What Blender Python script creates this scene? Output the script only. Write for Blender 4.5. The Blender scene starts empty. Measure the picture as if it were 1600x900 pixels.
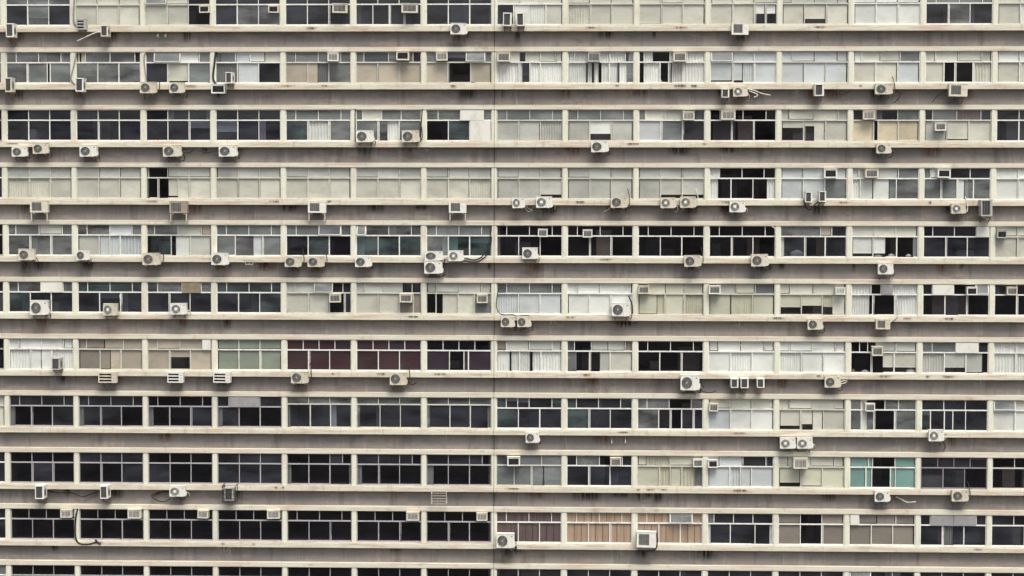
import bpy, math, random
from mathutils import Vector, Matrix
random.seed(7)
R = math.radians
SC = bpy.context.scene
COL = SC.collection

# ------------------------------------------------------------------ camera
F_PX, YAW, PITCH, ROLL = 3000.0, 0.0338471, -0.0441114, 0.0014977
CAM = Vector((4.6062, -106.4379, -9.4985))
cy, sy, cp, sp = math.cos(YAW), math.sin(YAW), math.cos(PITCH), math.sin(PITCH)
FW = Vector((-sy * cp, cy * cp, sp))
r0 = Vector((cy, sy, 0)); u0 = r0.cross(FW)
RT = math.cos(ROLL) * r0 + math.sin(ROLL) * u0
UP = -math.sin(ROLL) * r0 + math.cos(ROLL) * u0
cam = bpy.data.objects.new('camera', bpy.data.cameras.new('camera'))
COL.objects.link(cam)
cam.data.sensor_width = 36
cam.data.lens = 36 * F_PX / 1600
cam.data.clip_start = 0.5
cam.data.clip_end = 6000
cam.matrix_world = Matrix(((RT.x, UP.x, -FW.x, CAM.x), (RT.y, UP.y, -FW.y, CAM.y), (RT.z, UP.z, -FW.z, CAM.z), (0, 0, 0, 1)))
SC.camera = cam

# ------------------------------------------------------------------ sky and sun (overcast)
SUN_EL, SUN_AZ = R(62), R(24)          # azimuth: to the right of the facade normal, behind the camera
world = bpy.data.worlds.new('World'); SC.world = world; world.use_nodes = True
wn = world.node_tree.nodes; wl = world.node_tree.links
bg = wn['Background']; bg.inputs['Strength'].default_value = 0.085
sky = wn.new('ShaderNodeTexSky'); sky.sky_type = 'NISHITA'; sky.sun_disc = False
sky.sun_elevation = SUN_EL
sky.sun_rotation = math.pi - SUN_AZ
sky.air_density = 1.0; sky.dust_density = 6.0; sky.ozone_density = 1.0
hs = wn.new('ShaderNodeHueSaturation'); hs.inputs['Saturation'].default_value = 0.45
wl.new(sky.outputs[0], hs.inputs['Color']); wl.new(hs.outputs[0], bg.inputs['Color'])
sun = bpy.data.objects.new('sun', bpy.data.lights.new('sun', 'SUN')); COL.objects.link(sun)
sun.data.energy = 1.5; sun.data.angle = R(32); sun.data.color = (1.0, 0.95, 0.86)
sdir = Vector((math.sin(SUN_AZ) * math.cos(SUN_EL), -math.cos(SUN_AZ) * math.cos(SUN_EL), math.sin(SUN_EL)))
sun.rotation_euler = sdir.to_track_quat('Z', 'Y').to_euler()
sun.location = (20, -60, 60)
vs = SC.view_settings
vs.view_transform = 'Standard'; vs.look = 'None'; vs.exposure = 1.16; vs.gamma = 1; vs.use_curve_mapping = False
SC.cycles.max_bounces = 8; SC.cycles.transparent_max_bounces = 12

# ------------------------------------------------------------------ materials
def srgb(*c):
    return tuple(((v / 255) / 12.92 if v <= 10 else ((v / 255 + 0.055) / 1.055) ** 2.4) for v in c)
MATS = {}
def new_mat(name):
    m = bpy.data.materials.new(name); m.use_nodes = True
    MATS[name] = m
    return m, m.node_tree.nodes, m.node_tree.links, m.node_tree.nodes['Principled BSDF']
def mapped(n, l, kind, scale):
    if kind == 'world':
        g = n.new('ShaderNodeNewGeometry'); src = g.outputs['Position']
    else:
        g = n.new('ShaderNodeTexCoord'); src = g.outputs['Object']
    mp = n.new('ShaderNodeMapping'); mp.inputs['Scale'].default_value = scale
    l.new(src, mp.inputs['Vector'])
    return mp.outputs[0]
def noise(n, l, vec, scale=1.0, detail=4, rough=0.6, lo=0.4, hi=0.7):
    t = n.new('ShaderNodeTexNoise'); t.inputs['Scale'].default_value = scale
    t.inputs['Detail'].default_value = detail; t.inputs['Roughness'].default_value = rough
    l.new(vec, t.inputs['Vector'])
    mr = n.new('ShaderNodeMapRange'); mr.inputs[1].default_value = lo; mr.inputs[2].default_value = hi
    l.new(t.outputs[0], mr.inputs[0])
    return mr.outputs[0]
def mixc(n, l, fac, a, b, amount=1.0):
    mx = n.new('ShaderNodeMix'); mx.data_type = 'RGBA'
    if amount != 1.0:
        mu = n.new('ShaderNodeMath'); mu.operation = 'MULTIPLY'; mu.inputs[1].default_value = amount
        l.new(fac, mu.inputs[0]); fac = mu.outputs[0]
    l.new(fac, mx.inputs[0])
    for k, v in ((6, a), (7, b)):
        if isinstance(v, tuple): mx.inputs[k].default_value = (*v, 1)
        else: l.new(v, mx.inputs[k])
    return mx.outputs[2]
def weathered(name, base, layers, rough=0.85, bump=0.0, spec=0.25):
    """base colour with stain layers (kind, scale vector, lo, hi, colour, amount)"""
    m, n, l, b = new_mat(name)
    c = base
    for kind, sc, lo, hi, col, amt in layers:
        c = mixc(n, l, noise(n, l, mapped(n, l, kind, sc), 1.0, 5, 0.62, lo, hi), c, col, amt)
    if isinstance(c, tuple): b.inputs['Base Color'].default_value = (*c, 1)
    else: l.new(c, b.inputs['Base Color'])
    b.inputs['Roughness'].default_value = rough
    b.inputs['Specular IOR Level'].default_value = spec
    if bump:
        t = n.new('ShaderNodeTexNoise'); t.inputs['Scale'].default_value = 14; t.inputs['Detail'].default_value = 6
        l.new(mapped(n, l, 'world', (1, 1, 1)), t.inputs['Vector'])
        bp = n.new('ShaderNodeBump'); bp.inputs['Strength'].default_value = bump; bp.inputs['Distance'].default_value = 0.02
        l.new(t.outputs[0], bp.inputs['Height']); l.new(bp.outputs[0], b.inputs['Normal'])
    return m
RUST = (0.33, 0.19, 0.11); SOOT = (0.10, 0.09, 0.085); PINK = (0.46, 0.33, 0.25); PALE = (0.68, 0.65, 0.56)
weathered('ledge_concrete', (0.58, 0.565, 0.46), [
    ('world', (0.35, 1, 5.0), 0.46, 0.66, PINK, 0.75), ('world', (3.2, 1, 0.7), 0.56, 0.74, RUST, 0.55),
    ('world', (0.6, 1, 14.0), 0.52, 0.70, RUST, 0.55), ('world', (0.33, 1, 0.5), 0.60, 0.74, (0.20, 0.125, 0.075), 0.5), ('world', (1.1, 1, 8.0), 0.55, 0.75, SOOT, 0.40), ('world', (9, 9, 9), 0.45, 0.75, (0.40, 0.37, 0.30), 0.35)], bump=0.25)
weathered('lintel_concrete', (0.585, 0.565, 0.46), [
    ('world', (0.30, 1, 6.0), 0.46, 0.68, PINK, 0.70), ('world', (2.3, 1, 0.9), 0.58, 0.76, RUST, 0.50),
    ('world', (0.5, 1, 12.0), 0.54, 0.72, RUST, 0.40), ('world', (0.9, 1, 2.0), 0.62, 0.76, SOOT, 0.55), ('world', (0.4, 1, 0.5), 0.62, 0.74, (0.13, 0.10, 0.075), 0.55), ('world', (9, 9, 9), 0.45, 0.75, (0.42, 0.39, 0.32), 0.30)], bump=0.25)
weathered('pillar_paint', (0.62, 0.62, 0.51), [
    ('world', (4.0, 1, 0.45), 0.52, 0.74, (0.40, 0.36, 0.28), 0.5), ('world', (0.4, 1, 0.5), 0.52, 0.70, PINK, 0.35),
    ('world', (6, 6, 6), 0.55, 0.75, SOOT, 0.22)], bump=0.2)
weathered('spandrel_render', (0.262, 0.240, 0.218), [
    ('world', (0.16, 1, 0.30), 0.40, 0.62, (0.185, 0.176, 0.170), 0.9), ('world', (0.45, 1, 1.5), 0.52, 0.72, (0.33, 0.278, 0.232), 0.8),
    ('world', (2.6, 1, 0.30), 0.58, 0.76, (0.40, 0.375, 0.335), 0.5), ('world', (1.5, 1, 0.24), 0.54, 0.72, (0.105, 0.098, 0.094), 0.7),
    ('world', (7.0, 1, 0.5), 0.62, 0.80, (0.085, 0.08, 0.078), 0.6), ('world', (0.7, 1, 2.4), 0.56, 0.74, (0.12, 0.11, 0.104), 0.6),
    ('world', (4.5, 1, 0.40), 0.66, 0.80, (0.24, 0.14, 0.085), 0.5), ('world', (12, 12, 12), 0.45, 0.8, (0.17, 0.155, 0.145), 0.35)], bump=0.35)
weathered('joint_dark', (0.03, 0.028, 0.027), [])
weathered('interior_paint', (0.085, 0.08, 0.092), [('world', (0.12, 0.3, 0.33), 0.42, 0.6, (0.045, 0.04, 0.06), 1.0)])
weathered('frame_white', (0.68, 0.68, 0.63), [('world', (5, 5, 5), 0.5, 0.75, (0.36, 0.34, 0.29), 0.6)], rough=0.5)
weathered('frame_cream', (0.52, 0.52, 0.45), [('world', (5, 5, 5), 0.5, 0.75, (0.33, 0.30, 0.24), 0.6)], rough=0.55)
weathered('frame_grey', (0.36, 0.35, 0.35), [('world', (5, 5, 5), 0.5, 0.75, (0.22, 0.20, 0.19), 0.6)], rough=0.5)
weathered('frame_mauve', (0.24, 0.215, 0.235), [('world', (5, 5, 5), 0.5, 0.75, (0.15, 0.13, 0.14), 0.6)], rough=0.5)
weathered('board_white', (0.62, 0.62, 0.56), [('world', (1.6, 1, 1.1), 0.48, 0.75, (0.42, 0.39, 0.31), 0.6)], rough=0.6)
weathered('board_pink', (0.46, 0.36, 0.31), [('world', (2, 1, 2), 0.45, 0.75, (0.30, 0.24, 0.21), 0.7)], rough=0.6)
weathered('board_olive', (0.22, 0.185, 0.125), [('world', (3, 1, 3), 0.45, 0.75, (0.12, 0.10, 0.07), 0.7)], rough=0.6)
weathered('board_grey', (0.27, 0.27, 0.27), [('world', (3, 1, 3), 0.45, 0.75, (0.18, 0.17, 0.17), 0.7)], rough=0.6)
weathered('asphalt', (0.055, 0.055, 0.058), [('world', (0.05, 0.05, 1), 0.4, 0.65, (0.09, 0.088, 0.085), 0.8)])

def cloth(name, col, var=0.16, dirt=0.35):
    """blinds and curtains: a tone of its own for every loose sheet, faint smudges"""
    m, n, l, b = new_mat(name)
    g = n.new('ShaderNodeNewGeometry')
    mr = n.new('ShaderNodeMapRange'); mr.inputs[3].default_value = 1 - var; mr.inputs[4].default_value = 1 + var * 0.6
    l.new(g.outputs['Random Per Island'], mr.inputs[0])
    mul = n.new('ShaderNodeVectorMath'); mul.operation = 'SCALE'
    c = mixc(n, l, noise(n, l, mapped(n, l, 'world', (0.8, 1, 1.3)), 1.0, 4, 0.6, 0.45, 0.75), tuple(col), tuple(v * 0.72 for v in col), dirt * 2)
    l.new(c, mul.inputs[0]); l.new(mr.outputs[0], mul.inputs[3])
    l.new(mul.outputs[0], b.inputs['Base Color'])
    b.inputs['Roughness'].default_value = 0.9; b.inputs['Specular IOR Level'].default_value = 0.1
cloth('cloth_white', (0.78, 0.79, 0.75)); cloth('cloth_cream', (0.66, 0.645, 0.56), 0.2, 0.45); cloth('cloth_greige', (0.53, 0.53, 0.485), 0.2, 0.45)
cloth('cloth_tan', (0.50, 0.435, 0.35), 0.22, 0.5); cloth('cloth_brown', (0.27, 0.235, 0.20), 0.25, 0.5); cloth('cloth_grey', (0.46, 0.48, 0.46))
cloth('cloth_slate', (0.17, 0.175, 0.18)); cloth('cloth_ice', (0.60, 0.63, 0.64)); cloth('cloth_straw', (0.58, 0.56, 0.43))
cloth('cloth_maroon', (0.045, 0.016, 0.022), 0.3); cloth('cloth_plum', (0.03, 0.014, 0.03), 0.3); cloth('cloth_teal', (0.33, 0.43, 0.41))
cloth('cloth_darkteal', (0.09, 0.125, 0.13)); cloth('cloth_sage', (0.26, 0.30, 0.24)); cloth('cloth_sand', (0.68, 0.59, 0.43), 0.2, 0.5)
cloth('cloth_yellow', (0.62, 0.61, 0.49), 0.2)
def wood(name, a, bcol):
    m, n, l, b = new_mat(name)
    c = mixc(n, l, noise(n, l, mapped(n, l, 'world', (7.0, 1, 0.5)), 1.0, 4, 0.6, 0.35, 0.68), a, bcol)
    l.new(c, b.inputs['Base Color']); b.inputs['Roughness'].default_value = 0.6
wood('wood_orange', (0.47, 0.335, 0.235), (0.33, 0.225, 0.155)); wood('wood_dark', (0.135, 0.085, 0.08), (0.08, 0.05, 0.055))

def glass(name, tint, gain, dust, dust_col):
    """thin dirty pane: tinted see-through sheet, Fresnel reflection, a film of dust"""
    m, n, l, b = new_mat(name); n.remove(b); out = n['Material Output']
    tr = n.new('ShaderNodeBsdfTransparent'); tr.inputs[0].default_value = (*tint, 1)
    df = n.new('ShaderNodeBsdfDiffuse'); df.inputs[0].default_value = (*dust_col, 1)
    gl = n.new('ShaderNodeBsdfGlossy'); gl.inputs['Roughness'].default_value = 0.04
    t = n.new('ShaderNodeTexNoise'); t.inputs['Scale'].default_value = 0.9; t.inputs['Detail'].default_value = 2
    l.new(mapped(n, l, 'world', (1, 1, 1)), t.inputs['Vector'])
    bp = n.new('ShaderNodeBump'); bp.inputs['Strength'].default_value = 0.35; bp.inputs['Distance'].default_value = 0.03
    l.new(t.outputs[0], bp.inputs['Height']); l.new(bp.outputs[0], gl.inputs['Normal'])
    lw = n.new('ShaderNodeLayerWeight'); lw.inputs[0].default_value = 0.5       # Schlick, the same from both sides
    pw = n.new('ShaderNodeMath'); pw.operation = 'POWER'; pw.inputs[1].default_value = 5; l.new(lw.outputs['Facing'], pw.inputs[0])
    fr = n.new('ShaderNodeMath'); fr.operation = 'MULTIPLY_ADD'; fr.inputs[1].default_value = 0.96; fr.inputs[2].default_value = 0.04
    l.new(pw.outputs[0], fr.inputs[0])
    g1 = n.new('ShaderNodeMath'); g1.operation = 'MULTIPLY'; g1.inputs[1].default_value = gain; g1.use_clamp = True
    l.new(fr.outputs[0], g1.inputs[0])
    d1 = n.new('ShaderNodeMath'); d1.operation = 'MULTIPLY'; d1.inputs[1].default_value = dust
    dn = noise(n, l, mapped(n, l, 'world', (0.5, 1, 1.3)), 1.0, 4, 0.55, 0.36, 0.66)
    ad = n.new('ShaderNodeMath'); ad.operation = 'MULTIPLY_ADD'; ad.inputs[1].default_value = 1.25; ad.inputs[2].default_value = 0.25; l.new(dn, ad.inputs[0])
    l.new(ad.outputs[0], d1.inputs[0])
    m1 = n.new('ShaderNodeMixShader'); l.new(d1.outputs[0], m1.inputs[0]); l.new(tr.outputs[0], m1.inputs[1]); l.new(df.outputs[0], m1.inputs[2])
    m2 = n.new('ShaderNodeMixShader'); l.new(g1.outputs[0], m2.inputs[0]); l.new(m1.outputs[0], m2.inputs[1]); l.new(gl.outputs[0], m2.inputs[2])
    l.new(m2.outputs[0], out.inputs[0])
glass('glass_clear', (0.93, 0.94, 0.93), 1.3, 0.03, (0.4, 0.4, 0.38))
glass('glass_black', (0.66, 0.65, 0.69), 0.8, 0.012, (0.30, 0.28, 0.35))
glass('glass_dark', (0.46, 0.48, 0.55), 1.5, 0.068, (0.26, 0.285, 0.36))
glass('glass_silver', (0.45, 0.48, 0.48), 2.2, 0.26, (0.40, 0.43, 0.42))
glass('glass_teal', (0.30, 0.42, 0.43), 2.0, 0.14, (0.26, 0.36, 0.37))
glass('glass_aqua', (0.74, 0.88, 0.845), 2.0, 0.08, (0.30, 0.42, 0.40))

def plastic(name, col, dirt, amt):
    weathered(name, col, [('object', (2.2, 2.2, 1.0), 0.45, 0.75, dirt, amt), ('object', (7, 7, 2.0), 0.55, 0.8, RUST, amt * 0.5)], rough=0.45, spec=0.4)
plastic('casing_white', (0.70, 0.70, 0.64), (0.45, 0.43, 0.36), 0.5)
plastic('casing_cream', (0.62, 0.59, 0.48), (0.38, 0.34, 0.26), 0.6)
plastic('casing_grey', (0.40, 0.40, 0.37), (0.24, 0.22, 0.19), 0.7)
plastic('casing_dirty', (0.34, 0.29, 0.22), (0.16, 0.12, 0.09), 0.8)
plastic('casing_aged', (0.62, 0.585, 0.475), (0.30, 0.24, 0.16), 0.8)
plastic('grille_grey', (0.25, 0.25, 0.235), (0.10, 0.10, 0.09), 0.6)
plastic('grille_light', (0.42, 0.42, 0.39), (0.24, 0.23, 0.20), 0.6)
weathered('coil_dark', (0.030, 0.030, 0.034), [('object', (8, 8, 8), 0.45, 0.7, (0.06, 0.055, 0.05), 0.8)], rough=0.7)
weathered('fan_dark', (0.09, 0.09, 0.088), [], rough=0.5)
weathered('iron_rust', (0.16, 0.12, 0.10), [('world', (6, 6, 6), 0.4, 0.7, (0.24, 0.12, 0.06), 0.7)], rough=0.8)
weathered('iron_pale', (0.48, 0.46, 0.40), [('world', (6, 6, 6), 0.45, 0.7, (0.28, 0.20, 0.13), 0.7)], rough=0.7)
weathered('hose_black', (0.022, 0.022, 0.024), [], rough=0.6)
weathered('hose_grey', (0.26, 0.26, 0.25), [('world', (5, 5, 5), 0.4, 0.7, (0.14, 0.13, 0.12), 0.8)], rough=0.7)
weathered('hose_pale', (0.58, 0.57, 0.50), [('world', (5, 5, 5), 0.4, 0.7, (0.34, 0.31, 0.25), 0.8)], rough=0.7)
weathered('badge_red', (0.30, 0.05, 0.04), []); weathered('badge_grey', (0.22, 0.22, 0.23), [])
weathered('bag_white', (0.66, 0.66, 0.62), [('world', (6, 6, 6), 0.4, 0.7, (0.40, 0.39, 0.36), 0.6)], rough=0.6)
weathered('carton_brown', (0.30, 0.21, 0.12), [('world', (6, 6, 6), 0.4, 0.7, (0.2, 0.14, 0.08), 0.6)])
weathered('leaf_green', (0.07, 0.13, 0.045), [('world', (9, 9, 9), 0.4, 0.7, (0.03, 0.07, 0.02), 0.8)])

def stain(name, col, strength):
    """run of dirt on a wall: streaky film, ragged at its sides, thinning downwards"""
    m, n, l, b = new_mat(name)
    b.inputs['Base Color'].default_value = (*col, 1); b.inputs['Roughness'].default_value = 0.9; b.inputs['Specular IOR Level'].default_value = 0.1
    tc = n.new('ShaderNodeTexCoord'); sp = n.new('ShaderNodeSeparateXYZ'); l.new(tc.outputs['Generated'], sp.inputs[0])
    def ramp(src, a, c):
        r = n.new('ShaderNodeMapRange'); r.inputs[1].default_value = a; r.inputs[2].default_value = c; r.interpolation_type = 'SMOOTHSTEP'; l.new(src, r.inputs[0]); return r.outputs[0]
    def mul(a, c):
        q = n.new('ShaderNodeMath'); q.operation = 'MULTIPLY'; l.new(a, q.inputs[0])
        if isinstance(c, float): q.inputs[1].default_value = c
        else: l.new(c, q.inputs[1])
        return q.outputs[0]
    f = mul(ramp(sp.outputs[0], 0.0, 0.35), ramp(sp.outputs[0], 1.0, 0.65))
    f = mul(f, mul(ramp(sp.outputs[2], 0.0, 0.8), ramp(sp.outputs[2], 1.02, 0.93)))
    f = mul(f, noise(n, l, mapped(n, l, 'world', (9.0, 1, 0.8)), 1.0, 4, 0.6, 0.30, 0.62))
    l.new(mul(f, strength), b.inputs['Alpha'])
stain('stain_soot', (0.055, 0.05, 0.047), 0.85); stain('stain_rust', (0.19, 0.10, 0.055), 0.75); stain('stain_lime', (0.50, 0.48, 0.43), 0.7)

# ------------------------------------------------------------------ mesh builder
WPOS = {}
class MB:
    def __init__(s): s.v = []; s.f = []; s.m = []; s.slots = []; s.sm = []
    def mi(s, m):
        if m not in s.slots: s.slots.append(m)
        return s.slots.index(m)
    def face(s, pts, m, smooth=False):
        k = len(s.v); s.v += [Vector(p) for p in pts]; s.f.append(list(range(k, k + len(pts)))); s.m.append(s.mi(m)); s.sm.append(smooth)
    def grid(s, rows, m, smooth=True, closed=False):
        """rows of points joined into quads with shared vertices"""
        k = len(s.v); n = len(rows[0])
        for r in rows: s.v += [Vector(p) for p in r]
        q = s.mi(m)
        for i in range(len(rows) - 1):
            for j in range(n if closed else n - 1):
                a = k + i * n + j; b = k + i * n + (j + 1) % n
                s.f.append([a, b, b + n, a + n]); s.m.append(q); s.sm.append(smooth)
    def box(s, x0, x1, y0, y1, z0, z1, m, skip=''):
        k = len(s.v); q = s.mi(m)
        s.v += [Vector((x, y, z)) for z in (z0, z1) for y in (y0, y1) for x in (x0, x1)]
        fs = {'b': (0, 2, 3, 1), 't': (4, 5, 7, 6), 'f': (0, 1, 5, 4), 'k': (2, 6, 7, 3), 'l': (0, 4, 6, 2), 'r': (1, 3, 7, 5)}
        for c, f in fs.items():
            if c in skip: continue
            s.f.append([k + i for i in f]); s.m.append(q); s.sm.append(False)
    def bar(s, a, b, w, m, h=None):
        a = Vector(a); b = Vector(b); d = (b - a).normalized()
        ref = Vector((0, 0, 1)) if abs(d.z) < 0.9 else Vector((0, 1, 0))
        x = d.cross(ref).normalized() * (w / 2); y = d.cross(x).normalized() * ((h or w) / 2)
        c = [x + y, x - y, -x - y, -x + y]
        s.grid([[a + p for p in c], [b + p for p in c]], m, False, True)
        s.face([a + p for p in c][::-1], m); s.face([b + p for p in c], m)
    def tube(s, pts, r, m, n=7):
        pts = [Vector(p) for p in pts]; rows = []
        for i, p in enumerate(pts):
            d = (pts[min(i + 1, len(pts) - 1)] - pts[max(i - 1, 0)]).normalized()
            ref = Vector((0, 1, 0)) if abs(d.y) < 0.9 else Vector((0, 0, 1))
            x = d.cross(ref).normalized(); y = d.cross(x)
            rows.append([p + (x * math.cos(t) + y * math.sin(t)) * r for t in (2 * math.pi * k / n for k in range(n))])
        s.grid(rows, m, True, True); s.face(rows[0][::-1], m); s.face(rows[-1], m)
    def build(s, name, parent=None, origin=None):
        o = Vector(origin) if origin is not None else Vector((0, 0, 0))
        me = bpy.data.meshes.new(name)
        me.from_pydata([v - o for v in s.v], [], s.f)
        for q in s.slots: me.materials.append(MATS[q])
        me.polygons.foreach_set('material_index', s.m); me.polygons.foreach_set('use_smooth', s.sm)
        me.update()
        ob = bpy.data.objects.new(name, me); COL.objects.link(ob)
        return link(ob, parent, o)
def link(ob, parent, w):
    WPOS[ob.name] = Vector(w)
    if parent: ob.parent = parent; ob.location = Vector(w) - WPOS[parent.name]
    else: ob.location = w
    return ob
def empty(name, w, parent=None):
    ob = bpy.data.objects.new(name, None); ob.empty_display_size = 0.3; COL.objects.link(ob)
    return link(ob, parent, w)
def tag(o, label=None, cat=None, group=None, kind=None):
    for k, v in (('label', label), ('category', cat), ('group', group), ('kind', kind)):
        if v: o[k] = v
    return o
def at(px, py, y):
    """the point of the plane at depth y that shows at a pixel of the 1600 x 900 photograph"""
    d = FW + RT * ((px - 800) / F_PX) - UP * ((py - 450) / F_PX)
    t = (y - CAM.y) / d.y
    return CAM + d * t
MPP = 106.0 / F_PX        # metres per photograph pixel on the facade

# ------------------------------------------------------------------ facade measures
H, BAY, BAYR = 3.2, 3.914, 3.9235
def px_(i): return i * BAY if i < 0 else i * BAYR
def zf(r): return -H * r
SILL_H, WIN_H, LINT_H = 0.31, 1.78, 0.25
Y_SP, Y_PIL, Y_LINT, Y_WIN = 0.38, 0.07, 0.04, 0.165
PW = 0.25
GROUND = zf(15)
TOP = 4
gm = MB(); gm.face([(-3000, -3000, GROUND), (3000, -3000, GROUND), (3000, 3000, GROUND), (-3000, 3000, GROUND)], 'asphalt')
tag(gm.build('ground'), kind='structure')

# window pattern: rows 0-10, bays L1-L7 then R1-R8;  'upper / lower / frame'
# token: letter[@drop][:width][-]  letters below; '-' = no mullion after; @drop = how far a blind hangs
FILL = {'k': ('glass_black', None), 'd': ('glass_dark', None), 'g': ('glass_silver', None), 't': ('glass_teal', None), 'T': ('glass_aqua', 'cloth_teal'),
        'w': ('glass_clear', 'cloth_white'), 'b': ('glass_clear', 'cloth_cream'), 'e': ('glass_clear', 'cloth_greige'), 's': ('glass_silver', 'cloth_grey'),
        'n': ('glass_clear', 'cloth_tan'), 'N': ('glass_clear', 'cloth_brown'), 'p': ('glass_clear', 'cloth_ice'), 'y': ('glass_clear', 'cloth_straw'),
        'Y': ('glass_clear', 'cloth_yellow'), 'm': ('glass_clear', 'cloth_maroon'), 'q': ('glass_clear', 'cloth_plum'), 'a': ('glass_clear', 'cloth_sage'),
        'S': ('glass_clear', 'cloth_sand'), 'o': ('glass_clear', 'wood_orange'), 'O': ('glass_clear', 'wood_dark'),
        'c': ('glass_clear', 'cloth_white'), 'v': ('glass_silver', 'cloth_slate'), 'z': ('glass_clear', 'cloth_slate')}
CURTAIN = 'cvyz'
PANEL = {'x': 'board_white', 'X': 'board_pink', 'u': 'board_olive', 'U': 'board_grey'}
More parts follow.
